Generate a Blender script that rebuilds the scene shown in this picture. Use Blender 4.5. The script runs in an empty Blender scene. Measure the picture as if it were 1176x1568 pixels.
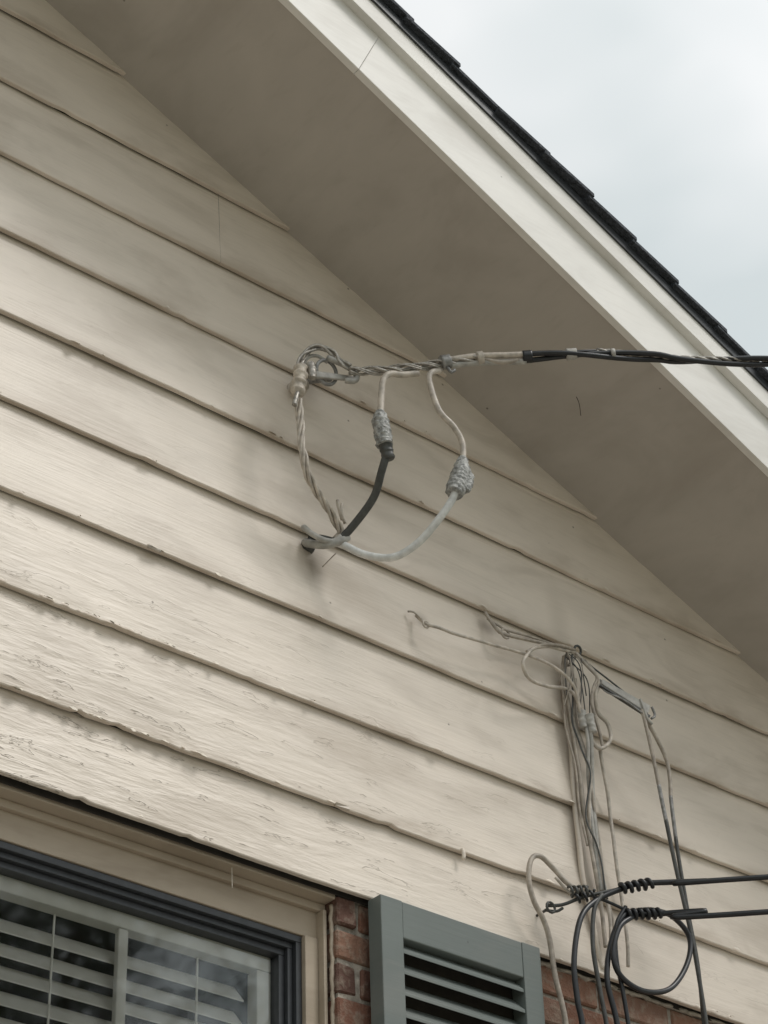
import bpy, math, random, bmesh
from mathutils import Vector, Matrix, noise
random.seed(7)
scn=bpy.context.scene
COL=bpy.context.collection
TAN=0.4491; APEX=-2.5
def rake(x):
    if x<APEX: x=2*APEX-x
    return 4.9085-TAN*x

# ---------------------------------------------------------------- helpers
def empty(name,loc=(0,0,0)):
    o=bpy.data.objects.new(name,None);o.location=loc;o.empty_display_size=.1;COL.objects.link(o);return o
def mesh_obj(name,V,F,mat,parent=None,smooth=False):
    m=bpy.data.meshes.new(name);m.from_pydata([tuple(v) for v in V],[],F);m.update()
    o=bpy.data.objects.new(name,m);COL.objects.link(o)
    if mat:m.materials.append(mat)
    if smooth:
        m.polygons.foreach_set("use_smooth",[True]*len(m.polygons))
    if parent:o.parent=parent
    return o
class MB:
    def __init__(s):s.V=[];s.F=[]
    def add(s,V,F):
        n=len(s.V);s.V+=[tuple(v) for v in V];s.F+=[tuple(i+n for i in f) for f in F]
    def box(s,x0,x1,y0,y1,z0,z1,j=0):
        V=[(x,y,z) for x in(x0,x1) for y in(y0,y1) for z in(z0,z1)]
        if j:V=[(a+random.uniform(-j,j),b+random.uniform(-j,j),c+random.uniform(-j,j)) for a,b,c in V]
        s.add(V,[(0,1,3,2),(4,6,7,5),(0,4,5,1),(2,3,7,6),(0,2,6,4),(1,5,7,3)])
    def obj(s,name,mat,parent=None,smooth=False,bevel=0):
        o=mesh_obj(name,s.V,s.F,mat,parent,smooth)
        if bevel:
            b=o.modifiers.new("bevel","BEVEL");b.width=bevel;b.segments=2;b.limit_method='ANGLE'
        return o
def cr(pts,n=10):
    P=[Vector(p) for p in pts]
    if len(P)<3:
        return [P[0].lerp(P[-1],i/n) for i in range(n+1)]
    Q=[P[0]*2-P[1]]+P+[P[-1]*2-P[-2]];out=[]
    for i in range(1,len(Q)-2):
        p0,p1,p2,p3=Q[i-1:i+3]
        for k in range(n):
            t=k/n
            out.append(.5*((2*p1)+(p2-p0)*t+(2*p0-5*p1+4*p2-p3)*t*t+(3*p1-p0-3*p2+p3)*t**3))
    out.append(P[-1]);return out
def resample(path,step):
    out=[path[0]];acc=0
    for a,b in zip(path[:-1],path[1:]):
        L=(b-a).length
        if L<1e-9:continue
        pos=step-acc
        while pos<=L:
            out.append(a.lerp(b,pos/L));pos+=step
        acc=(acc+L)%step if step>0 else 0
    if (out[-1]-path[-1]).length>step*.2: out.append(path[-1])
    return out
def frames(path):
    fr=[];up=Vector((.13,-.3,.9)).normalized();prev=None
    for i,p in enumerate(path):
        t=(path[min(i+1,len(path)-1)]-path[max(i-1,0)])
        if t.length<1e-9:t=Vector((1,0,0))
        t.normalize()
        n=(up if prev is None else prev);n=(n-t*n.dot(t))
        if n.length<1e-4:n=t.orthogonal()
        n.normalize();prev=n;fr.append((t,n,t.cross(n)))
    return fr
def tube(mb,path,r,seg=10,rf=None):
    fr=frames(path);n0=len(mb.V);N=len(path)
    for i,(p,(t,n,b)) in enumerate(zip(path,fr)):
        R=r if rf is None else rf(i/(N-1),i)
        for k in range(seg):
            a=2*math.pi*k/seg
            mb.V.append(tuple(p+(n*math.cos(a)+b*math.sin(a))*R))
    for i in range(N-1):
        for k in range(seg):
            a=n0+i*seg+k;b_=n0+i*seg+(k+1)%seg
            mb.F.append((a,b_,b_+seg,a+seg))
    mb.F.append(tuple(n0+k for k in range(seg))[::-1]);mb.F.append(tuple(n0+(N-1)*seg+k for k in range(seg)))
def lumpy(name,pts,rf,mat,parent,seg=20,lump=.0018,sd=0):
    """wrapped tape splice: tube with irregular folds"""
    path=resample(cr(pts),.0015);fr=frames(path);mb=MB();N_=len(path)
    for i,(p,(t,n,b)) in enumerate(zip(path,fr)):
        u=i/(N_-1)
        for k in range(seg):
            a=2*math.pi*k/seg;q=Vector((math.cos(a)*1.3,math.sin(a)*1.3,i*.09+a*.25+sd))
            R=rf(u)+lump*noise.noise(q*1.6)+lump*.55*noise.noise(q*4.1)+.0005*math.sin(i*.8+a)
            mb.V.append(tuple(p+(n*math.cos(a)+b*math.sin(a))*R))
    for i in range(N_-1):
        for k in range(seg):
            a=i*seg+k;b_=i*seg+(k+1)%seg;mb.F.append((a,b_,b_+seg,a+seg))
    mb.F.append(tuple(range(seg))[::-1]);mb.F.append(tuple((N_-1)*seg+k for k in range(seg)))
    return mb.obj(name,mat,parent,True)
def S(pts):  # millimetres -> metres
    return [(a/1000,b/1000,c/1000) for a,b,c in pts]
def wire(name,pts,r,mat,parent,wob=0.0,seg=10,step=.006):
    path=resample(cr(pts,14),step)
    if wob:
        sd=random.uniform(0,50)
        path=[p+Vector((noise.noise(Vector((sd,i*step*9,0))),noise.noise(Vector((sd+9,i*step*9,0))),noise.noise(Vector((sd+20,i*step*9,0)))))*wob for i,p in enumerate(path)]
    mb=MB();tube(mb,path,r,seg);return mb.obj(name,mat,parent,True)
def twisted(name,pts,n,R,r,pitch,mat,parent,ph=0,step=.004,jit=0,seg=8,Rf=None):
    path=resample(cr(pts,14),step);fr=frames(path);mb=MB()
    N=len(path)
    for s in range(n):
        q=[]
        for i,(p,(t,nn,b)) in enumerate(zip(path,fr)):
            a=ph+2*math.pi*s/n+2*math.pi*i*step/pitch
            RR=R*(1 if Rf is None else Rf(i/(N-1)))*(1+jit*noise.noise(Vector((s*7.1,i*step*12,ph))))
            q.append(p+(nn*math.cos(a)+b*math.sin(a))*RR)
        tube(mb,q,r,seg)
    return mb.obj(name,mat,parent,True)

# ---------------------------------------------------------------- materials
def newmat(name):
    m=bpy.data.materials.new(name);m.use_nodes=True;nt=m.node_tree
    return m,nt,nt.nodes["Principled BSDF"]
class N:
    def __init__(s,nt):s.nt=nt;s.tc=None
    def n(s,t,**k):
        o=s.nt.nodes.new(t)
        for a,b in k.items():setattr(o,a,b)
        return o
    def l(s,a,b):s.nt.links.new(a,b)
    def coords(s,scale=(1,1,1),loc=(0,0,0)):
        tc=s.n("ShaderNodeTexCoord");mp=s.n("ShaderNodeMapping");mp.inputs["Scale"].default_value=scale;mp.inputs["Location"].default_value=loc
        s.l(tc.outputs["Object"],mp.inputs[0]);return mp.outputs[0]
    def noise(s,vec,scale,detail=3,rough=.55,dist=0):
        o=s.n("ShaderNodeTexNoise");o.inputs["Scale"].default_value=scale;o.inputs["Detail"].default_value=detail;o.inputs["Roughness"].default_value=rough;o.inputs["Distortion"].default_value=dist
        s.l(vec,o.inputs["Vector"]);return o.outputs["Fac"]
    def ramp(s,fac,stops):
        o=s.n("ShaderNodeValToRGB");e=o.color_ramp.elements
        while len(e)<len(stops):e.new(.5)
        for i,(p,c) in enumerate(stops):
            e[i].position=p;e[i].color=(c,c,c,1) if not isinstance(c,tuple) else (*c,1)
        s.l(fac,o.inputs[0]);return o.outputs[0]
    def mix(s,f,a,b,mode='MIX'):
        o=s.n("ShaderNodeMix",data_type='RGBA',blend_type=mode)
        for i,v in((0,f),(6,a),(7,b)):
            if isinstance(v,(int,float)):o.inputs[i].default_value=v
            elif isinstance(v,tuple):o.inputs[i].default_value=(*v,1)
            else:s.l(v,o.inputs[i])
        return o.outputs[2]
    def math(s,op,a,b=0,clamp=False):
        o=s.n("ShaderNodeMath",operation=op,use_clamp=clamp)
        for i,v in((0,a),(1,b)):
            if isinstance(v,(int,float)):o.inputs[i].default_value=v
            else:s.l(v,o.inputs[i])
        return o.outputs[0]
    def bump(s,h,st,dist,normal=None):
        o=s.n("ShaderNodeBump");o.inputs["Strength"].default_value=st;o.inputs["Distance"].default_value=dist;s.l(h,o.inputs["Height"])
        if normal:s.l(normal,o.inputs["Normal"])
        return o.outputs[0]
    def maprange(s,v,a,b,c,d):
        o=s.n("ShaderNodeMapRange")
        for i,x in enumerate((a,b,c,d)):o.inputs[i+1].default_value=x
        s.l(v,o.inputs[0]);return o.outputs[0]

def paint(name,col,dark,rough=.5,grain=1.0,dirt=.35,peel=0.,stain_shade=()):
    m,nt,b=newmat(name);g=N(nt)
    v=g.coords()
    streak=g.noise(g.coords((2.2,6,60)),2.4,3,.6,.3)
    blot=g.noise(g.coords((1.0,1,3.2)),3.0,4,.62,.4)
    col_=g.mix(g.ramp(blot,[(.3,0.),(.6,1.)]),tuple(min(.9,c*1.04) for c in col),tuple(c*.92 for c in col))
    dm=g.math('MULTIPLY',g.ramp(blot,[(.50,0.),(.72,1.)]),dirt)
    col_=g.mix(dm,col_,dark)
    col_=g.mix(g.math('MULTIPLY',g.ramp(streak,[(.56,0.),(.74,1.)]),.14),col_,dark)
    vo=g.n("ShaderNodeTexVoronoi");vo.inputs["Scale"].default_value=10;g.l(v,vo.inputs["Vector"])
    sp=g.ramp(vo.outputs["Distance"],[(.016,1.),(.036,0.)])
    spm=g.math('MULTIPLY',sp,g.ramp(blot,[(.44,0.),(.48,.85)]))
    col_=g.mix(spm,col_,tuple(c*.35 for c in dark))
    h=g.math('MULTIPLY',streak,.0007*grain)
    if peel:
        fl=g.noise(g.coords((3.2,5,17)),1.9,4,.6,.35)
        sep=g.n("ShaderNodeSeparateXYZ");g.l(v,sep.inputs[0])
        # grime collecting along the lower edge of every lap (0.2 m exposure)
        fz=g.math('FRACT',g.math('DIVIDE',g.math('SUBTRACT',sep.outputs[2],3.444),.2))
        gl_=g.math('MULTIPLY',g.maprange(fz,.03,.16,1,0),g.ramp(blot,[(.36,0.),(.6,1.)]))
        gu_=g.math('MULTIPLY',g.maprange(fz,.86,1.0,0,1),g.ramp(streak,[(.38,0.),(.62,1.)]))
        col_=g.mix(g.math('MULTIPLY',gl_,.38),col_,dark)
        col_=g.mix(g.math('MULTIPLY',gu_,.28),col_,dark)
        low=g.maprange(sep.outputs[2],4.1,3.55,.10,1)
        xf=g.maprange(sep.outputs[0],.5,-.6,.25,1)
        lm=g.math('MULTIPLY',low,xf)
        fe=g.ramp(fl,[(.60,0.),(.608,1.)])
        h=g.math('SUBTRACT',h,g.math('MULTIPLY',g.math('MULTIPLY',fe,lm),.0011*peel))
        h=g.math('ADD',h,g.math('MULTIPLY',g.math('MULTIPLY',fl,lm),.0056*peel))
        edge=g.ramp(fl,[(.590,0.),(.600,1.),(.606,1.),(.618,0.)])
        col_=g.mix(g.math('MULTIPLY',g.math('MULTIPLY',edge,lm),.6),col_,tuple(c*.55 for c in dark))
    for (loc,rad,amt,sc) in stain_shade:
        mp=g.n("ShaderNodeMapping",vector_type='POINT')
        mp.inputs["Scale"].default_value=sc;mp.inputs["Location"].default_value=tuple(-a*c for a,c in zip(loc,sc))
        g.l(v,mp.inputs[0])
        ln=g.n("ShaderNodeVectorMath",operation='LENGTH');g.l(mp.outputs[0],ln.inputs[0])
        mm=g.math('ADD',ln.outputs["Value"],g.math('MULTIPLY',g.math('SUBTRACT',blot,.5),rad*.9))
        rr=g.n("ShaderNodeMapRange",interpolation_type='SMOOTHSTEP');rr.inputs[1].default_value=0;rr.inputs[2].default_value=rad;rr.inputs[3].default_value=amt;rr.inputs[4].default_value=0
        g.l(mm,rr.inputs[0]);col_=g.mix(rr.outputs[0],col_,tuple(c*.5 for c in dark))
    g.l(col_,b.inputs["Base Color"]);b.inputs["Roughness"].default_value=rough
    b.inputs["Specular IOR Level"].default_value=.45
    g.l(g.bump(h,1,1),b.inputs["Normal"]);return m
CREAM=(.70,.62,.53);CD=(.35,.275,.20)
M_sid=paint("siding_paint",CREAM,CD,.42,1.0,.30,1.0,stain_shade=[((-.25,0,4.17),.075,.8,(1.3,.3,1)),((-.26,0,4.63),.06,.3,(1,.3,1)),((.03,0,4.15),.03,.5,(1,.3,1)),((.22,0,4.21),.045,.6,(1,.3,1.6)),((.43,0,3.95),.05,.35,(1,.3,.09))])  # first patch: soot and soft shadow painted below the cable entry
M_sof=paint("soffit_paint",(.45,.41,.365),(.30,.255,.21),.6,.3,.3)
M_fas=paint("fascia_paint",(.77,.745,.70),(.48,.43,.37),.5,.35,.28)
M_trim=paint("window_trim_paint",(.41,.34,.26),(.2,.15,.10),.5,.8,.4)
M_shut=paint("shutter_paint",(.138,.158,.147),(.23,.23,.21),.5,.5,.4)
def simple(name,col,rough=.5,metal=0,var=.25,scale=40,bump=.2,bd=.001):
    m,nt,b=newmat(name);g=N(nt);v=g.coords()
    f=g.noise(v,scale,3)
    g.l(g.mix(g.ramp(f,[(.3,0.),(.7,1.)]),tuple(c*(1-var) for c in col),tuple(min(1,c*(1+var)) for c in col)),b.inputs["Base Color"])
    b.inputs["Roughness"].default_value=rough;b.inputs["Metallic"].default_value=metal
    g.l(g.bump(f,bump*2,bd),b.inputs["Normal"]);return m
M_alum=simple("weathered_aluminium",(.36,.335,.30),.42,.5,.4,110,.4)
M_graysh=simple("grey_cable_sheath",(.36,.345,.315),.55,0,.25,60)
M_painted=simple("painted_cable",(.45,.40,.34),.5,0,.3,60,.3)
M_beige=simple("beige_cable",(.34,.295,.245),.5,0,.3,60)
M_white=simple("white_cable_sheath",(.60,.60,.58),.4,0,.18,60)
M_black=simple("black_cable_jacket",(.012,.013,.015),.38,0,.3,60,.15)
M_dk=simple("dark_cable",(.055,.055,.05),.45,0,.35,60,.15)
M_tape=simple("grey_wrap_tape",(.30,.30,.285),.55,.1,.55,120,.8,.003)
M_ctape=simple("painted_connector",(.50,.44,.37),.5,0,.3,60,.8,.003)
M_steel=simple("galvanised_steel",(.24,.235,.225),.5,.35,.4,90,.4)
M_shing=simple("roof_shingle",(.045,.05,.06),.85,0,.5,120,1.0,.004)
M_frame=simple("window_frame_dark",(.040,.043,.047),.4,.2,.15,60,.1)
M_blind=simple("blind_slat",(.80,.78,.72),.5,0,.06,30,.05)
M_sash=simple("window_muntin",(.75,.73,.67),.5,0,.05,30,.05)
M_mort=simple("mortar",(.34,.30,.25),.9,0,.35,50,1.0,.004)
M_room=simple("room_interior",(.05,.045,.04),.9,0,.2,5)
M_bark=simple("bark",(.09,.07,.055),.9,0,.4,12,1.0,.02)
M_sheath=simple("wall_sheathing",(.03,.025,.02),.9)
M_anchor=simple("porcelain",(.46,.40,.33),.35,0,.1,20)
M_flake=simple("paint_flake",(.66,.60,.51),.6,0,.2,60)
m,nt,b=newmat("brick");g=N(nt);M_brick=m
at=g.n("ShaderNodeAttribute",attribute_name="tint")
v=g.coords()
c=g.ramp(at.outputs["Fac"],[(0,(.095,.05,.038)),(.35,(.18,.082,.052)),(.7,(.23,.12,.078)),(1,(.14,.105,.085))])
bn=g.noise(v,38,4,.65)
c=g.mix(g.ramp(bn,[(.47,0.),(.70,.75)]),c,(.30,.245,.19))
g.l(c,b.inputs["Base Color"]);b.inputs["Roughness"].default_value=.9
g.l(g.bump(bn,1.,.009),b.inputs["Normal"])
m,nt,b=newmat("leaf");M_leaf=m
b.inputs["Base Color"].default_value=(.07,.09,.045,1);b.inputs["Roughness"].default_value=.6
m,nt,b=newmat("ground");g=N(nt);M_gr=m
g.l(g.mix(g.ramp(g.noise(g.coords(),.25,4),[(.4,0.),(.6,1.)]),(.10,.12,.05),(.22,.20,.13)),b.inputs["Base Color"]);b.inputs["Roughness"].default_value=.95
m,nt,b=newmat("concrete");g=N(nt);M_con=m
g.l(g.mix(g.ramp(g.noise(g.coords(),1.5,4),[(.3,0.),(.7,1.)]),(.34,.315,.28),(.44,.41,.37)),b.inputs["Base Color"]);b.inputs["Roughness"].default_value=.9
m,nt,b=newmat("window_glass");g=N(nt);M_glass=m
nt.nodes.remove(b);out=nt.nodes["Material Output"]
tr=g.n("ShaderNodeBsdfTransparent");gl=g.n("ShaderNodeBsdfGlossy");gl.inputs["Roughness"].default_value=.035
gl.inputs["Color"].default_value=(.97,1,1,1);tr.inputs["Color"].default_value=(.96,.96,.95,1)
fr=g.n("ShaderNodeFresnel");fr.inputs["IOR"].default_value=1.7
g.l(g.bump(g.noise(g.coords(),3,2),.08,.01),gl.inputs["Normal"])
mx=g.n("ShaderNodeMixShader");g.l(g.math('MULTIPLY',fr.outputs[0],1.6,True),mx.inputs[0]);g.l(tr.outputs[0],mx.inputs[1]);g.l(gl.outputs[0],mx.inputs[2]);g.l(mx.outputs[0],out.inputs[0])

# ================================================================= HOUSE
house=empty("house")
XL,XR=-8.2,3.2
lips=[3.476,3.641]+[3.846+.2*i for i in range(14)]
splits={4.846:[-.495],4.446:[1.6],5.246:[-1.6]}
YT=.0150
def board(mb,zb,zt,x0,x1,sd):
    n=max(2,int((x1-x0)/.016));cols=[]
    for i in range(n+1):
        x=x0+(x1-x0)*i/n
        rk=rake(x)+.02
        wz=.0034*noise.noise(Vector((x*1.7,sd,0)))+.0014*noise.noise(Vector((x*9,sd,3)))+.0006*noise.noise(Vector((x*31,sd,3)))
        wy=.0040*noise.noise(Vector((x*1.1,sd,8)))+.0009*noise.noise(Vector((x*14,sd,5)))
        ch=max(0,noise.noise(Vector((x*23,sd,11)))-.36)*.011*(1.7 if zb<3.9 else .8)
        zb_=zb+wz+ch
        if zb_>rk-.004: cols.append(None);continue
        H=zt-zb+.006
        pr=[(.0108,zb_),(.0014,zb_-.0004),(0,zb_+.0016)]
        for f in(.06,.12,.25,.4,.55,.7,.85,1):pr.append((YT*f+.0016*noise.noise(Vector((x*3,sd,f*3)))*min(1,f*3),zb_+(H)*f))
        c=[]
        for (y,z) in pr:
            if z>rk:
                y=YT*max(0,(rk-zb_))/H;z=rk
            c.append((x,y+wy*(1 if y<.012 else .3),z))
        cols.append(c)
    for a,b_ in zip(cols[:-1],cols[1:]):
        if a is None or b_ is None:continue
        n0=len(mb.V);mb.V+=a+b_;k=len(a)
        for j in range(k-1):mb.F.append((n0+j,n0+k+j,n0+k+j+1,n0+j+1))
mb=MB()
for i,zb in enumerate(lips):
    zt=lips[i+1] if i+1<len(lips) else zb+.2
    xs=[XL+.2];
    for k,v_ in splits.items():
        if abs(k-zb)<.01: xs+=v_
    xs.append(XR-.2)
    for a,b_ in zip(xs[:-1],xs[1:]):
        board(mb,zb,zt,a+.0003,b_-.0003,i*3.7+a*.03)
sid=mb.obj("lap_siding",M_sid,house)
me=sid.data
bm=bmesh.new();bm.from_mesh(me);bmesh.ops.remove_doubles(bm,verts=bm.verts,dist=.00005);bm.to_mesh(me);bm.free()
me.polygons.foreach_set("use_smooth",[True]*len(me.polygons))
es=sid.modifiers.new("es","EDGE_SPLIT");es.split_angle=math.radians(35)
mb=MB()
rnd=random.Random(3)
for i,zb in enumerate(lips[:7]):
    for k in range(46 if i in(1,2) else 12):
        x=rnd.uniform(-1.25,-.45) if (i in(1,2) and k<34) else rnd.uniform(-1.2,1.1)
        if zb>rake(x)-.02:continue
        w_=rnd.uniform(.005,.026);h_=rnd.uniform(.0015,.0060);z=zb+.0030
        V=[(x,-.0018,z+.001),(x+w_*.5,-.0026,z+.003),(x+w_,-.0016,z),(x+w_*.8,-.004-rnd.random()*.004,z-h_),(x+w_*.3,-.0045-rnd.random()*.004,z-h_*rnd.uniform(.5,1.2))]
        mb.add(V,[(0,1,2,3,4)])
mb.obj("paint_flakes",M_flake,house)
mb=MB();pts=[(XL+.2,3.47),(XR-.2,3.47),(XR-.2,rake(XR-.2)),(APEX,rake(APEX)),(XL+.2,rake(XL+.2))]
mb.add([(x,.024,z) for x,z in pts],[(0,1,2,3,4)]);mb.obj("gable_sheathing",M_sheath,house)
def prism(mb,y0,y1,d0,d1,xa,xb,skew=True,wob=0,n=None):
    n=n or max(1,int(abs(xb-xa)/.08));n0=len(mb.V)
    sgn=1 if (xa+xb)/2>APEX else -1
    for i in range(n+1):
        x=xa+(xb-xa)*i/n;z=rake(x)
        w=wob*noise.noise(Vector((x*2.1,y0*9,d0*9)));w2=wob*noise.noise(Vector((x*1.6,y1*9+4,d1*9)))
        for y,d in((y0,d0),(y1,d0),(y1,d1),(y0,d1)):
            xs=x+(sgn*TAN*.8*d if skew else 0);dz=-(sgn*TAN)*(xs-x)
            mb.V.append((xs,y+w,z+d+dz+w2))
    for i in range(n):
        for k in range(4):
            a=n0+i*4+k;b_=n0+i*4+(k+1)%4
            mb.F.append((a,b_,b_+4,a+4))
    mb.F.append((n0,n0+1,n0+2,n0+3));e=n0+n*4;mb.F.append((e+3,e+2,e+1,e))
W=.4176
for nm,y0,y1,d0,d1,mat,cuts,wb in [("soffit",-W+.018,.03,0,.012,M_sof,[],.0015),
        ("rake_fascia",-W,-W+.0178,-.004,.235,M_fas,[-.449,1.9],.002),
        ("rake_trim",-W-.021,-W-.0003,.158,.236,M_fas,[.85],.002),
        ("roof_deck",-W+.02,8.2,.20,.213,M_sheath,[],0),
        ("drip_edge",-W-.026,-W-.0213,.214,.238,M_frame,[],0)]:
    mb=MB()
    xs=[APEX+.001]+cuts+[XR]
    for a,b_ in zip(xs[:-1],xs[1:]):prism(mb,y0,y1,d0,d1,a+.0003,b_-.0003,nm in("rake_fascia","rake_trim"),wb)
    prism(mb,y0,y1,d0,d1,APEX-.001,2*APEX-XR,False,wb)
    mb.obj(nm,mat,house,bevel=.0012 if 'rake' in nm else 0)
mb=MB();st=.128
for side in(1,-1):
    n=int((XR-APEX)/st)
    for i in range(n+1):
        xa=APEX+i*st-.02;xb=xa+st+.02+random.uniform(-.012,.012)
        if side<0: xa,xb=2*APEX-xa,2*APEX-xb
        yo=-W-.040+random.uniform(-.004,.003);yj=random.uniform(-.003,.003)
        za,zb=rake(xa)+.2385,rake(xb)+.2475+random.uniform(-.002,.002)
        th=.0095
        V=[(xa,yo,za),(xb,yo+yj,zb),(xb,8.3,zb),(xa,8.3,za),(xa,yo,za+th),(xb,yo+yj,zb+th),(xb,8.3,zb+th),(xa,8.3,za+th)]
        mb.add(V,[(0,3,2,1),(4,5,6,7),(0,1,5,4),(1,2,6,5),(2,3,7,6),(3,0,4,7)])
mb.obj("roof_shingles",M_shing,house)
WX0,WX1,WZ0,WZ1=-1.19,-.190,2.0,3.478
mb=MB();tint=[]
bz=.0655;bh=.0555;bl=.195;bg=.205
row=0;z=3.4725-bh
while z>-.02:
    o_=(row%2)*bg/2+.075;x=XL+.2+o_-bg
    while x<XR-.2:
        a,b_=max(x,XL+.2),min(x+bl,XR-.2)
        segs=[(a,b_)]
        if z+bh>WZ0 and z<WZ1:
            s2=[]
            for (p,q) in segs:
                if q<=WX0 or p>=WX1:s2.append((p,q))
                else:
                    if p<WX0:s2.append((p,WX0))
                    if q>WX1:s2.append((WX1,q))
            segs=s2
        for p,q in segs:
            if q-p<.02:continue
            j=random.uniform(-.003,.003)
            mb.box(p,q,.028+j,.12,z,z+bh,.0015);tint+= [random.random()]*6
        x+=bg
    z-=bz;row+=1
br=mb.obj("brick_veneer",M_brick,house,bevel=0)
a=br.data.attributes.new("tint",'FLOAT','FACE');a.data.foreach_set("value",tint)
bv=br.modifiers.new("b","BEVEL");bv.width=.0035;bv.segments=1
mb=MB()
ym=.0345
mb.box(XL+.2,WX0,ym,.11,0,3.476);mb.box(WX1+.004,XR-.2,ym,.11,0,3.476);mb.box(WX0,WX1,ym,.11,0,WZ0)
mb.obj("mortar_bed",M_mort,house)
mb=MB()
mb.box(XL+.2,XL+.35,.12,8,0,3.5);mb.box(XR-.35,XR-.2,.12,8,0,3.45);mb.box(XL+.2,XR-.2,7.9,8,0,3.5);mb.obj("side_walls",M_mort,house)
mb=MB();mb.box(XL-.1,XL+.2,-.4,8.2,3.2,3.5);mb.obj("eave_box",M_fas,house)
mb=MB()
path=[Vector((x/100,.026+.006*noise.noise(Vector((x*.31,0,0))),3.4735+.004*noise.noise(Vector((x*.4,5,0))))) for x in range(26,150)]
tube(mb,path,.006,6,lambda t,i:.004+.005*abs(noise.noise(Vector((i*.7,1,2)))));mb.obj("mortar_squeeze",M_mort,house,True)
def frame_l(mb,x1,z1,y0,y1,w,x0=-1.19):
    mb.box(x0,x1,y0,y1,z1-w,z1);mb.box(x1-w,x1,y0+.0003,y1,2.0,z1-w-.0003);mb.box(x0,x0+w,y0+.0003,y1,2.0,z1-w-.0003)
mb=MB()
mb.box(-1.19,-.191,.0300,.0715,3.4655,3.4755)
mb.box(-1.19,-.191,.0600,.0717,3.4500,3.4652)
mb.box(-1.19,-.194,.0720,.10,3.397,3.4650)
mb.box(-.2345,-.205,.066,.10,2.0,3.3965)
mb.box(-.2045,-.1965,.050,.10,2.0,3.4495)
mb.obj("window_casing",M_trim,house,bevel=.0015)
mb=MB()
path=[Vector((-.1915+.002*noise.noise(Vector((z_*.35,0,0))),.043+.003*noise.noise(Vector((z_*.3,3,0))),2+z_*.006)) for z_ in range(0,244)]
tube(mb,path,.005,7,lambda t,i:.0042+.0028*noise.noise(Vector((i*.17,1,2)))+.0010*noise.noise(Vector((i*.7,1,7))));mb.obj("caulk_bead",M_trim,house,True)
mb=MB();frame_l(mb,-.235,3.396,.076,.12,.013);frame_l(mb,-.2485,3.3825,.086,.12,.011);frame_l(mb,-.2600,3.3710,.096,.125,.012)
mb.obj("window_frame",M_frame,house,bevel=.001)
mb=MB();mb.add([(-1.18,.112,2.0),(-.265,.112,2.0),(-.265,.112,3.362),(-1.18,.112,3.362)],[(0,1,2,3)]);mb.obj("window_pane",M_glass,house)
mb=MB();mb.box(-.600,-.580,.122,.135,2.0,3.330);mb.box(-1.17,-.272,.120,.150,3.331,3.362);mb.box(-.303,-.272,.120,.150,2.0,3.330);mb.box(-1.17,-.304,.1225,.1345,2.9,2.918)
mb.obj("window_muntins",M_sash,house,bevel=.002)
mb=MB()
z=3.292
while z>2.0:
    ang=math.radians(-50)
    dy,dz=.0245*math.cos(ang),.0245*math.sin(ang);cy=.166;x0,x1=-1.16,-.31
    t=random.uniform(-.003,.003);t2=random.uniform(-.003,.003)
    mb.add([(x0,cy-dy,z+dz+t),(x1,cy-dy,z+dz+t2),(x1,cy+dy,z-dz+t2),(x0,cy+dy,z-dz+t),(x0,cy-dy,z+dz+.003+t),(x1,cy-dy,z+dz+.003+t2),(x1,cy+dy,z-dz+.003+t2),(x0,cy+dy,z-dz+.003+t)],[(0,1,2,3),(4,7,6,5),(0,4,5,1),(1,5,6,2),(2,6,7,3),(3,7,4,0)])
    z-=.043
for x in(-1.0,-.72,-.42):mb.box(x,x+.003,.142,.145,2.0,3.33)
mb.obj("window_blinds",M_blind,house)
mb=MB();mb.add([(-1.6,1.2,1.5),(.3,1.2,1.5),(.3,1.2,3.8),(-1.6,1.2,3.8),(-1.6,.13,3.8),(.3,.13,3.8)],[(0,1,2,3),(3,2,5,4)]);mb.obj("room",M_room,house)

# ================================================================= SHUTTER
sh=empty("window_shutter")
SX0,SX1,SZ1,SZ0=-.133,.265,3.470,2.05;yf,yb=-.030,.008
mb=MB();mb.box(SX0,SX0+.052,yf,yb,SZ0,SZ1);mb.box(SX1-.047,SX1,yf,yb,SZ0,SZ1);mb.obj("stiles",M_shut,sh,bevel=.002)
mb=MB();mb.box(SX0+.0522,SX1-.0472,yf+.001,yb-.001,SZ1-.074,SZ1-.0006);mb.box(SX0+.0522,SX1-.0472,yf+.001,yb-.001,SZ0,SZ0+.08);mb.box(SX0+.0522,SX1-.0472,yf+.001,yb-.001,2.72,2.79);mb.obj("rails",M_shut,sh,bevel=.002)
mb=MB();z=SZ1-.074-.020
while z>SZ0+.09:
    x0,x1=SX0+.0523,SX1-.0473;j=random.uniform(-.0015,.0015)
    mb.add([(x0,yf+.003,z-.010+j),(x1,yf+.003,z-.010),(x1,yb-.003,z+.022),(x0,yb-.003,z+.022),(x0,yf+.003,z-.003+j),(x1,yf+.003,z-.003),(x1,yb-.003,z+.029),(x0,yb-.003,z+.029)],[(0,1,2,3),(4,7,6,5),(0,4,5,1),(1,5,6,2),(2,6,7,3),(3,7,4,0)])
    z-=.0415
mb.obj("louvers",M_shut,sh,bevel=.0012)
mb=MB();mb.box(SX0+.02,SX1-.02,yb+.001,yb+.004,SZ0+.02,SZ1-.02);mb.obj("back_panel",M_sheath,sh)

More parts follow.
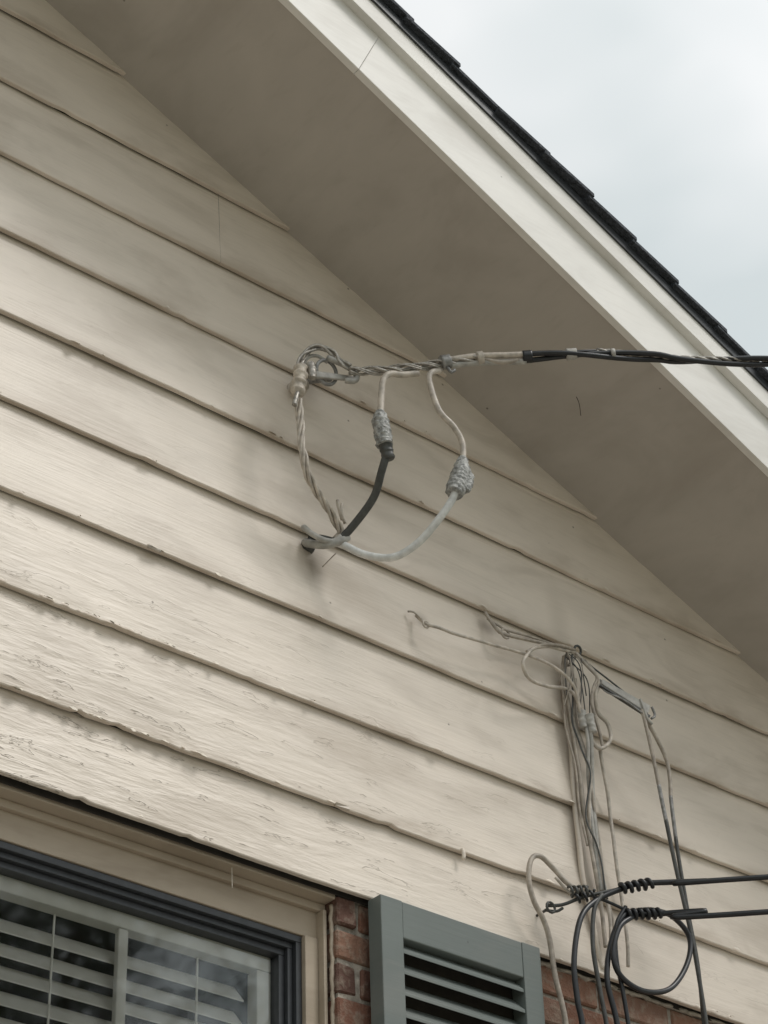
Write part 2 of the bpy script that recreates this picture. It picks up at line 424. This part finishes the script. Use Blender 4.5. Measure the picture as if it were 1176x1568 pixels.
# ================================================================= SERVICE DROP
sd=empty("service_drop_cable")
D=S([(-258,-130,4581),(-181,-175,4592),(-83,-230,4624),(-17,-270,4643),(64,-330,4648),(144,-390,4656),(290,-470,4671),(494,-620,4662)])
ext=[(1.6,-1.45,4.70),(5,-4.1,4.95),(12,-9.6,5.9)]
off=lambda P,dx,dy,dz:[(a+dx,b_+dy,c_+dz) for a,b_,c_ in P]
twisted("grip_strands",D[:4],3,.0058,.0031,.11,M_alum,sd,0,jit=.8)
twisted("grip_strands_fine",D[:3],4,.0092,.0018,.15,M_alum,sd,1.0,jit=1.1)
wire("drop_leg_grey",off(D[2:5],0,-.004,.005),.0066,M_painted,sd,.002)
wire("drop_leg_grey_low",off(D[2:5],0,.004,-.009),.0066,M_graysh,sd,.002)
wire("drop_leg_tan",[D[3],(.02,-.296,4.634),(.05,-.318,4.640)],.005,M_beige,sd)
twisted("insulated_conductors",D[4:]+ext,2,.0068,.0058,.50,M_black,sd,.6,step=.012,seg=10)
twisted("messenger_wire",[(.19,-.41,4.676)]+off(D[6:],0,0,.006)+ext,3,.0036,.0032,.07,M_alum,sd,0,step=.01)
wire("messenger_tail",off([D[4],D[5]],0,0,.008)+[(.19,-.41,4.676)],.0034,M_black,sd)
for k,(a,b_,mt,r) in enumerate([((-.090,-.228,4.622),(-.074,-.237,4.628),M_steel,.0160),((-.022,-.266,4.642),(-.012,-.274,4.645),M_painted,.0150),((.130,-.379,4.656),(.147,-.392,4.658),M_graysh,.0125),((.056,-.323,4.649),(.072,-.336,4.650),M_black,.0138),((.215,-.428,4.668),(.222,-.433,4.669),M_graysh,.0115)]):
    wire("wrap_%d"%k,[a,b_],r,mt,sd,seg=14,step=.004)
wire("wrap_pigtail",[(-.080,-.235,4.612),(-.074,-.24,4.597),(-.066,-.243,4.606)],.0038,M_steel,sd)
top=S([(-362,-100,4535),(-361,-100,4572),(-348,-100,4602),(-322,-108,4627),(-290,-118,4620),(-275,-120,4603),(-256,-130,4592)])
twisted("loop_strands",top,3,.0050,.0033,.12,M_alum,sd,0,jit=.6)
wire("loop_smooth",S([(-302,-112,4606),(-275,-118,4602),(-250,-126,4592),(-240,-132,4574),(-246,-130,4560),(-262,-120,4560)]),.0064,M_graysh,sd)
wire("thimble",S([(-356,-95,4560),(-338,-92,4600),(-318,-98,4612),(-296,-106,4600)]),.0038,M_graysh,sd)
Cc=S([(-366,-100,4530),(-371,-100,4495),(-369,-100,4471),(-366,-100,4440),(-364,-100,4409),(-360,-100,4345),(-337,-90,4297),(-286,-72,4268),(-246,-58,4250),(-224,-50,4232),(-232,-40,4216)])
twisted("neutral_strands",Cc[2:],4,.0052,.0034,.15,M_painted,sd,0,jit=.6)
lumpy("neutral_connector",S([(-362,-100,4562),(-366,-102,4520),(-372,-100,4480)]),lambda t:.0135+.0018*math.sin(t*24)-(.004 if t<.06 or t>.95 else 0),M_ctape,sd,18,.0014,3)
lumpy("neutral_connector_tab",S([(-345,-108,4568),(-342,-112,4548),(-341,-112,4532)]),lambda t:.011-.003*t,M_alum,sd,14,.001,5)
wire("neutral_stub",S([(-373,-104,4488),(-381,-106,4462),(-384,-106,4446)]),.0052,M_alum,sd)
wire("neutral_flare_a",S([(-222,-52,4262),(-236,-58,4285),(-240,-60,4300)]),.0036,M_painted,sd)
wire("neutral_flare_b",S([(-215,-52,4256),(-229,-58,4276),(-228,-60,4296)]),.0032,M_painted,sd)
wire("leg_right_upper",S([(-88,-222,4606),(-112,-220,4590),(-118,-220,4562),(-105,-230,4488),(-74,-238,4455),(-56,-240,4425),(-54,-240,4395),(-58,-240,4355)]),.0064,M_painted,sd)
wire("leg_right_lower",S([(-84,-240,4300),(-86,-238,4272),(-103,-210,4226),(-122,-165,4185),(-150,-122,4163),(-187,-80,4176),(-225,-50,4203),(-240,-20,4218)]),.0080,M_white,sd)
lumpy("splice_right",S([(-57,-240,4382),(-62,-240,4345),(-72,-240,4312),(-86,-240,4278)]),lambda t:.0080+.0120*min(1,t/.38)**.8-(.004*max(0,(t-.85)/.15)),M_tape,sd,22,.0034,1)
lumpy("splice_right_tail",S([(-50,-246,4335),(-56,-250,4308),(-62,-250,4290)]),lambda t:.012-.004*t,M_tape,sd,14,.002,9)
wire("leg_middle_upper",S([(-131,-200,4592),(-170,-192,4574),(-197,-188,4566),(-212,-183,4545),(-216,-180,4505),(-220,-180,4440)]),.0070,M_painted,sd)
wire("leg_middle_lower",S([(-206,-180,4365),(-206,-160,4327),(-202,-130,4285),(-211,-88,4247),(-226,-52,4216),(-236,-25,4218)]),.0082,M_dk,sd)
lumpy("splice_middle",S([(-223,-180,4460),(-219,-180,4420),(-212,-180,4378)]),lambda t:.0085+.0088*min(1,t/.3)**.8,M_tape,sd,22,.0032,14)
lumpy("splice_middle_tail",S([(-212,-180,4390),(-206,-178,4368),(-199,-178,4350)]),lambda t:.0155-.004*t,M_dk,sd,16,.0018,20)
ent=empty("service_entry_fitting")
wire("entry_cable",S([(-214,-58,4220),(-236,-52,4202),(-260,-36,4194),(-276,-12,4204),(-272,6,4218)]),.0085,M_graysh,ent)
wire("entry_coil",S([(-290,-14,4232),(-301,-28,4224),(-292,-38,4208),(-268,-46,4198),(-244,-50,4202),(-224,-56,4222),(-204,-64,4248)]),.0060,M_graysh,ent)
wire("entry_coil_inner",S([(-266,0,4232),(-252,-24,4222),(-238,-34,4217),(-216,-40,4216)]),.0058,M_dk,ent)
lumpy("entry_putty",[(-.262,.012,4.216),(-.264,-.006,4.214)],lambda t:.016-.005*t,M_dk,ent,18,.004,2)
wire("entry_twig",S([(-235,-2,4170),(-222,-12,4190),(-214,-20,4202)]),.0012,M_beige,ent)
hk=empty("wire_holder_hook")
wire("screw_shank",S([(-262,10,4640),(-266,-40,4610),(-280,-92,4572)]),.006,M_steel,hk)
wire("hook_eye",[( -.295+.026*math.cos(a),-.10-.006*math.sin(a),4.578+.026*math.sin(a)) for a in [i*math.pi/8 for i in range(17)]],.0040,M_steel,hk)
def bar(mb,a_,b__,s0,s1,t,ofs=0):
    d_=(b__-a_).normalized();u_=Vector((0,0,1));u_=(u_-d_*u_.dot(d_)).normalized();w_=d_.cross(u_)
    V=[]
    for P_,s_ in((a_,s0),(b__,s1)):
        for q1,q2 in((-1,-1),(1,-1),(1,1),(-1,1)):V.append(P_+u_*s_*q1+w_*(t*q2)-w_*ofs)
    mb.add(V,[(0,1,2,3),(7,6,5,4),(0,4,5,1),(1,5,6,2),(2,6,7,3),(3,7,4,0)])
mb=MB();bar(mb,Vector((-.328,-.098,4.558)),Vector((-.232,-.112,4.584)),.0085,.006,.0035)
mb.obj("clevis_bar",M_graysh,hk,bevel=.0025)
lumpy("porcelain_knob",[(-.298,.006,4.598),(-.302,-.03,4.588)],lambda t:.017-.004*math.sin(t*9),M_anchor,hk,16,.0006,1)

# ================================================================= TELECOM WIRES
tw=empty("telephone_cable_bundle")
wire("drop_wire_a",S([(7,-4,4147),(15,-26,4118),(40,-38,4112),(85,-40,4112),(176,-40,4124),(268,-40,4137),(342,-50,4127),(402,-50,4101),(426,-40,4058),(439,-40,4022)]),.0034,M_painted,tw,.002)
wire("anchor_eye_a",[(.013+.008*math.cos(a),-.026,4.117+.008*math.sin(a)) for a in [i*math.pi/6 for i in range(13)]],.0022,M_painted,tw)
wire("anchor_hook_a",S([(-12,0,4152),(-2,-8,4150),(8,-20,4130)]),.0022,M_painted,tw)
wire("span_rod_a",S([(205,0,4236),(216,-20,4186),(228,-30,4173),(281,-30,4183),(358,-30,4195),(436,-30,4205)]),.0038,M_beige,tw,.003)
wire("span_rod_b",S([(212,0,4222),(222,-24,4196),(236,-32,4186),(300,-34,4192),(360,-32,4200),(434,-30,4210)]),.0026,M_beige,tw,.004)
wire("span_coil",[(.232+.011*math.cos(a),-.03,4.176+.011*math.sin(a)) for a in [i*math.pi/6 for i in range(20)]],.0024,M_beige,tw)
wire("cable_loop_c",S([(424,-30,4204),(385,-36,4193),(347,-40,4183),(290,-55,4150),(262,-60,4120),(247,-60,4090),(275,-50,4070),(337,-40,4080),(385,-32,4098),(420,-30,4098),(432,-35,4060)]),.0040,M_painted,tw)
wire("cable_loop_c2",S([(430,-34,4210),(380,-44,4196),(320,-50,4172),(262,-60,4128)]),.0034,M_beige,tw)
d=S([(421,-20,4196),(412,-15,4138),(417,-15,4078),(426,-15,3982),(436,-15,3846),(447,-15,3749),(461,-15,3631),(462,-15,3531)])
wire("riser_a",d,.0046,M_beige,tw,.006)
wire("riser_b",off(d,.013,-.006,.0),.0040,M_painted,tw,.012)
wire("riser_c",off(d[:6],-.009,.003,0),.0024,M_beige,tw,.007)
wire("riser_d",off(d[1:],.022,-.006,0),.0032,M_beige,tw,.014)
wire("riser_e",off(d[:7],.005,-.012,0),.0020,M_dk,tw,.020)
wire("riser_painted_flat",S([(424,-1,4150),(426,-1,4000),(427,-1,3850),(428,-1,3700),(446,0,3600),(466,0,3490)]),.0062,M_sid,tw,.003)
wire("cable_loop_e",S([(440,-30,4206),(462,-40,4176),(478,-55,4140),(467,-50,4100),(480,-40,4066),(506,-40,4048),(510,-40,4010),(474,-40,3977),(449,-40,3991)]),.0044,M_painted,tw)
wire("cable_loop_e2",S([(455,-38,4190),(476,-50,4152),(462,-50,4116),(458,-45,4080),(478,-40,4020),(486,-38,3985)]),.0034,M_beige,tw)
wire("riser_f",S([(484,-30,3986),(504,-20,3912),(516,-15,3826),(520,-15,3721),(526,-15,3635),(523,-15,3507)]),.0040,M_painted,tw,.006)
wire("riser_o",S([(445,-44,4020),(451,-40,3992),(462,-22,3902),(460,-20,3770),(469,-20,3645)]),.0046,M_graysh,tw,.004)
wire("riser_o2",S([(440,-40,4015),(444,-36,3980),(450,-22,3900),(452,-20,3770),(460,-20,3650)]),.0038,M_graysh,tw,.004)
lumpy("insulator_sleeve",[(.444,-.046,4.045),(.452,-.046,4.005)],lambda t:.0105-.002*t,M_graysh,tw,14,.001)
lumpy("insulator_sleeve_b",[(.434,-.036,4.055),(.436,-.036,4.015)],lambda t:.009,M_graysh,tw,14,.001)
for k,(x,y,z,r) in enumerate([(.43,-.025,4.203,.013),(.445,-.03,4.215,.010),(.42,-.02,4.185,.011)]):
    wire("screw_ring_%d"%k,[(x+r*math.cos(a),y-.3*r*math.sin(a),z+r*math.sin(a)) for a in [i*math.pi/6 for i in range(13)]],.0028,M_dk if k==1 else M_beige,tw)
for k in range(9):
    x0=.425+random.uniform(-.02,.03);z0=4.2+random.uniform(-.03,.02)
    wire("loose_strand_%d"%k,[(x0,-.03,z0),(x0+random.uniform(-.02,.04),-.04,z0-.04),(x0+random.uniform(-.02,.05),-.03,z0-.1-random.random()*.08)],.0013,M_beige if k%2 else M_dk,tw)
wire("strut_wire",S([(440,-30,4206),(470,-44,4176),(500,-66,4140),(560,-85,4096)]),.002,M_dk,tw)
cl=empty("drop_wire_clamp")
a_=Vector((.474,-.062,4.130));b__=Vector((.582,-.092,4.083));d_=(b__-a_).normalized()
mb=MB();bar(mb,a_,b__,.0065,.0115,.005);bar(mb,a_+d_*.03,a_+d_*.11,.0045,.008,.004,.008)
mb.obj("wedge_body",M_graysh,cl,bevel=.002)
mb=MB();bar(mb,a_-d_*.004-Vector((0,0,.011)),b__-Vector((0,0,.016)),.0016,.0026,.004);mb.obj("wedge_slot",M_dk,cl)
wire("bail_wire",S([(476,-60,4138),(482,-62,4112),(520,-80,4094),(562,-92,4070)]),.0018,M_steel,cl)
wire("bail_tip",S([(560,-92,4104),(566,-94,4078),(574,-95,4056),(585,-95,4050)]),.0030,M_graysh,cl)
wire("bail_tip_b",S([(590,-95,4094),(598,-94,4076),(586,-94,4064)]),.0028,M_steel,cl)
dw=empty("drop_wire_pair")
wire("drop_upper_h",S([(562,-90,4080),(568,-90,4058),(580,-90,3984),(590,-90,3905)]),.0042,M_beige,dw)
wire("drop_mid_h",S([(590,-90,3906),(594,-90,3870),(600,-90,3825)]),.0043,M_steel,dw)
wire("drop_lower_h",S([(600,-90,3826),(614,-90,3718),(638,-90,3565),(651,-90,3389),(655,-90,3300)]),.0044,M_dk,dw)
wire("drop_upper_i",S([(571,-90,4061),(606,-85,4024),(634,-80,3985),(638,-80,3940),(634,-80,3897)]),.0042,M_beige,dw)
wire("drop_mid_i",S([(634,-80,3898),(634,-80,3860),(635,-80,3800)]),.0043,M_steel,dw)
wire("drop_lower_i",S([(635,-80,3801),(637,-80,3750),(645,-80,3643),(657,-80,3520),(655,-80,3393),(655,-80,3300)]),.0043,M_dk,dw)
cx=empty("coaxial_cable")
wire("coax_upper",[(6,-5.0,4.3),(2.2,-1.65,3.69)]+S([(646,-300,3624),(573,-200,3634),(478,-120,3633),(441,-100,3620),(384,-80,3586),(333,-80,3532),(305,-80,3437),(305,-80,3356),(313,-80,3300),(315,-80,3150)]),.0058,M_black,cx)
wire("coax_lower",[(6,-5.2,4.2),(2.2,-1.68,3.62)]+S([(656,-280,3559),(574,-190,3573),(501,-100,3579),(448,-90,3568),(414,-80,3507),(391,-80,3420),(407,-80,3332),(412,-80,3200)]),.0058,M_black,cx)
wire("coax_loop",S([(502,-96,3590),(455,-96,3560),(422,-95,3530),(402,-92,3470),(418,-92,3428),(478,-92,3413),(554,-92,3438),(612,-92,3506),(630,-90,3570),(586,-90,3603),(530,-92,3600),(490,-94,3588)]),.0056,M_black,cx)
wire("coax_tail",S([(395,-84,3600),(372,-80,3560),(362,-78,3480),(372,-76,3400),(386,-75,3300),(392,-75,3180)]),.0046,M_dk,cx)
wire("coax_tail_b",S([(450,-92,3585),(425,-86,3540),(418,-84,3470),(430,-82,3400),(440,-80,3310),(446,-80,3180)]),.0044,M_black,cx)
def coil(name,a,b_,R,turns,r,mat,par):
    a,b_=Vector(a),Vector(b_);n=int(turns*16);pts=[];t=(b_-a).normalized();u=Vector((0,0,1));u=(u-t*u.dot(t)).normalized();v2=t.cross(u)
    for i in range(n+1):
        an=2*math.pi*i/16;rr=R*(1+.25*noise.noise(Vector((i*.11,R*99,0))))
        pts.append(a.lerp(b_,i/n+.02*noise.noise(Vector((i*.2,3,1))))+(u*math.cos(an)+v2*math.sin(an))*rr)
    mb=MB();tube(mb,pts,r,8);mb.obj(name,mat,par,True)
coil("wrap_upper",(.435,-.098,3.618),(.492,-.128,3.634),.0085,4.5,.0045,M_black,cx)
coil("wrap_lower",(.452,-.090,3.570),(.520,-.118,3.580),.0085,5.5,.0045,M_black,cx)
hb=empty("guy_hook_bracket")
coil("wrap_hook_a",(.335,-.052,3.600),(.372,-.07,3.606),.010,4,.0030,M_dk,hb)
coil("wrap_hook_b",(.345,-.056,3.586),(.385,-.078,3.600),.009,3,.0028,M_black,hb)
wire("bridle_a",S([(301,-20,3573),(327,-40,3575),(361,-62,3592),(400,-82,3606),(441,-100,3620)]),.0036,M_dk,hb)
wire("bridle_b",S([(372,-66,3600),(410,-80,3590),(450,-92,3578)]),.0034,M_black,hb)
wire("bridle_c",S([(301,-14,3566),(318,-30,3562),(330,-36,3570)]),.003,M_dk,hb)
wire("eye_screw",[(.303+.011*math.cos(a),-.03,3.566+.011*math.sin(a)) for a in [i*math.pi/6 for i in range(13)]],.0026,M_dk,hb)
wire("eye_shank",[(.303,-.022,3.566),(.300,.01,3.562)],.003,M_dk,hb)
gc=empty("ground_cable")
wire("grey_hook_cable",S([(375,-60,3600),(334,-50,3620),(313,-40,3647),(281,-35,3668),(254,-35,3654),(243,-35,3610),(256,-32,3565),(278,-30,3535),(293,-30,3493),(303,-30,3414),(318,-30,3330),(322,-30,3180)]),.0054,M_beige,gc,.002)
wire("grey_hook_cable_thin",S([(372,-56,3590),(340,-46,3604),(312,-40,3630)]),.003,M_painted,gc)
ms=empty("siding_debris")
mb=MB();mb.box(-.213,-.180,-.004,.002,3.638,3.646,.002);mb.obj("loose_chip",M_anchor,ms)
wire("drip_stub",[(.102,-.001,3.645),(.104,-.003,3.636),(.104,-.002,3.622)],.004,M_sid,ms)
wire("twig_on_soffit",S([(327,-200,4775),(345,-200,4745),(352,-196,4712)]),.0007,M_sheath,ms)
wire("knot",[(-.652,-.001,4.047),(-.64,-.003,4.045),(-.625,-.001,4.046)],.004,M_painted,ms)
wire("window_cobweb_string",S([(-420,40,3472),(-421,38,3440),(-420,38,3425)]),.0008,M_flake,ms)

# ================================================================= GROUND, TREES
mb=MB();mb.add([(-300,-300,0),(300,-300,0),(300,300,0),(-300,300,0)],[(0,1,2,3)]);mb.obj("ground",M_gr)
mb=MB();mb.box(-7.5,8,-7,-.3,-.05,.03);mb.obj("concrete_bounce_slab",M_con)  # unseen pale slab, added to bounce light up onto the soffit
def tree(loc,H,seed,nl):
    rnd=random.Random(seed);root=empty("oak_tree",loc)
    wood=MB();tips=[]
    def limb(p,dirv,L,r,lv):
        pts=[p];d=dirv.normalized();n=6
        for i in range(n):
            d=(d+Vector((rnd.uniform(-1,1),rnd.uniform(-1,1),rnd.uniform(-.5,.8)))*.16).normalized();pts.append(pts[-1]+d*L/n)
        tube(wood,pts,r,5,lambda t,i:r*(1-.65*t))
        if lv>=3: tips.extend(pts[2:]);return
        if lv==2: tips.extend(pts[4:])
        for k in range(6 if lv else 10):
            q=pts[rnd.randint(2 if lv else 3,n)]
            nd=(d*.5+Vector((rnd.uniform(-1,1),rnd.uniform(-1,1),rnd.uniform(-.25,.8)))).normalized()
            limb(q,nd,L*rnd.uniform(.45,.66),r*.34,lv+1)
    limb(Vector((0,0,-.2)),Vector((0,0,1)),H*.55,H*.017,0)
    wood.obj("trunk_and_limbs",M_bark,root,True)
    lf=MB()
    for i in range(nl):
        c=rnd.choice(tips)+Vector((rnd.gauss(0,.26),rnd.gauss(0,.26),rnd.gauss(0,.22)))
        s=rnd.uniform(.04,.08);u=Vector((rnd.gauss(0,1),rnd.gauss(0,1),rnd.gauss(0,1))).normalized();w=u.orthogonal().normalized()
        lf.add([c-u*s,c+w*s*.45,c+u*s,c-w*s*.45],[(0,1,2,3)])
    lf.obj("foliage",M_leaf,root)
tree((14,-24,0),21,1,34000)
tree((21,-23,0),19,2,26000)
tree((8,-29,0),21,3,26000)

# ================================================================= LIGHT
w=bpy.data.worlds.new("World");scn.world=w;w.use_nodes=True;nt=w.node_tree;g=N(nt)
bg_=nt.nodes["Background"]
sundir=Vector((.30,-.52,.80)).normalized()
el=math.asin(sundir.z);az=math.atan2(sundir.x,sundir.y)
sky=g.n("ShaderNodeTexSky",sky_type='NISHITA');sky.sun_disc=False;sky.sun_elevation=el;sky.sun_rotation=az
tc=g.n("ShaderNodeTexCoord")
mp=g.n("ShaderNodeMapping");mp.inputs["Scale"].default_value=(1,1,1.5);g.l(tc.outputs["Generated"],mp.inputs[0])
cn=g.noise(mp.outputs[0],5.5,3,.5,.3)
cc=g.ramp(cn,[(.38,(5.9,6.4,6.45)),(.62,(7.9,8.05,8.05))])
dp=g.n("ShaderNodeVectorMath",operation='DOT_PRODUCT');g.l(tc.outputs["Generated"],dp.inputs[0]);dp.inputs[1].default_value=tuple(sundir)
glow=g.math('POWER',g.math('MAXIMUM',dp.outputs["Value"],0),1.6)
gain=g.math('ADD',.88,g.math('MULTIPLY',glow,.85))
cb=g.n("ShaderNodeCombineXYZ")
for i in range(3):g.l(gain,cb.inputs[i])
cl_=g.mix(1.0,cc,cb.outputs[0],'MULTIPLY')
g.l(g.mix(.93,sky.outputs[0],cl_),bg_.inputs["Color"]);bg_.inputs["Strength"].default_value=.105
sun=bpy.data.lights.new("sun","SUN");sun.energy=1.5;sun.angle=math.radians(20);sun.color=(1,.96,.92)
so=bpy.data.objects.new("sun",sun);COL.objects.link(so);so.rotation_euler=(-sundir).to_track_quat('-Z','Y').to_euler()

# ================================================================= CAMERA
cam=bpy.data.cameras.new("camera");co=bpy.data.objects.new("camera",cam);COL.objects.link(co)
r0=Vector((0.7723,-0.63461,-0.02884));r1=Vector((0.35185,0.46511,-0.81232));r2=Vector((0.52892,0.61721,0.5825))
M=Matrix(((r0.x,-r1.x,-r2.x,-2.59),(r0.y,-r1.y,-r2.y,-2.9451),(r0.z,-r1.z,-r2.z,1.6),(0,0,0,1)))
co.matrix_world=M
cam.sensor_fit='VERTICAL';cam.sensor_height=36;cam.lens=3488/1568*36;cam.clip_end=2000;cam.clip_start=.05
scn.camera=co
scn.view_settings.view_transform='Standard';scn.view_settings.look='None';scn.view_settings.exposure=0
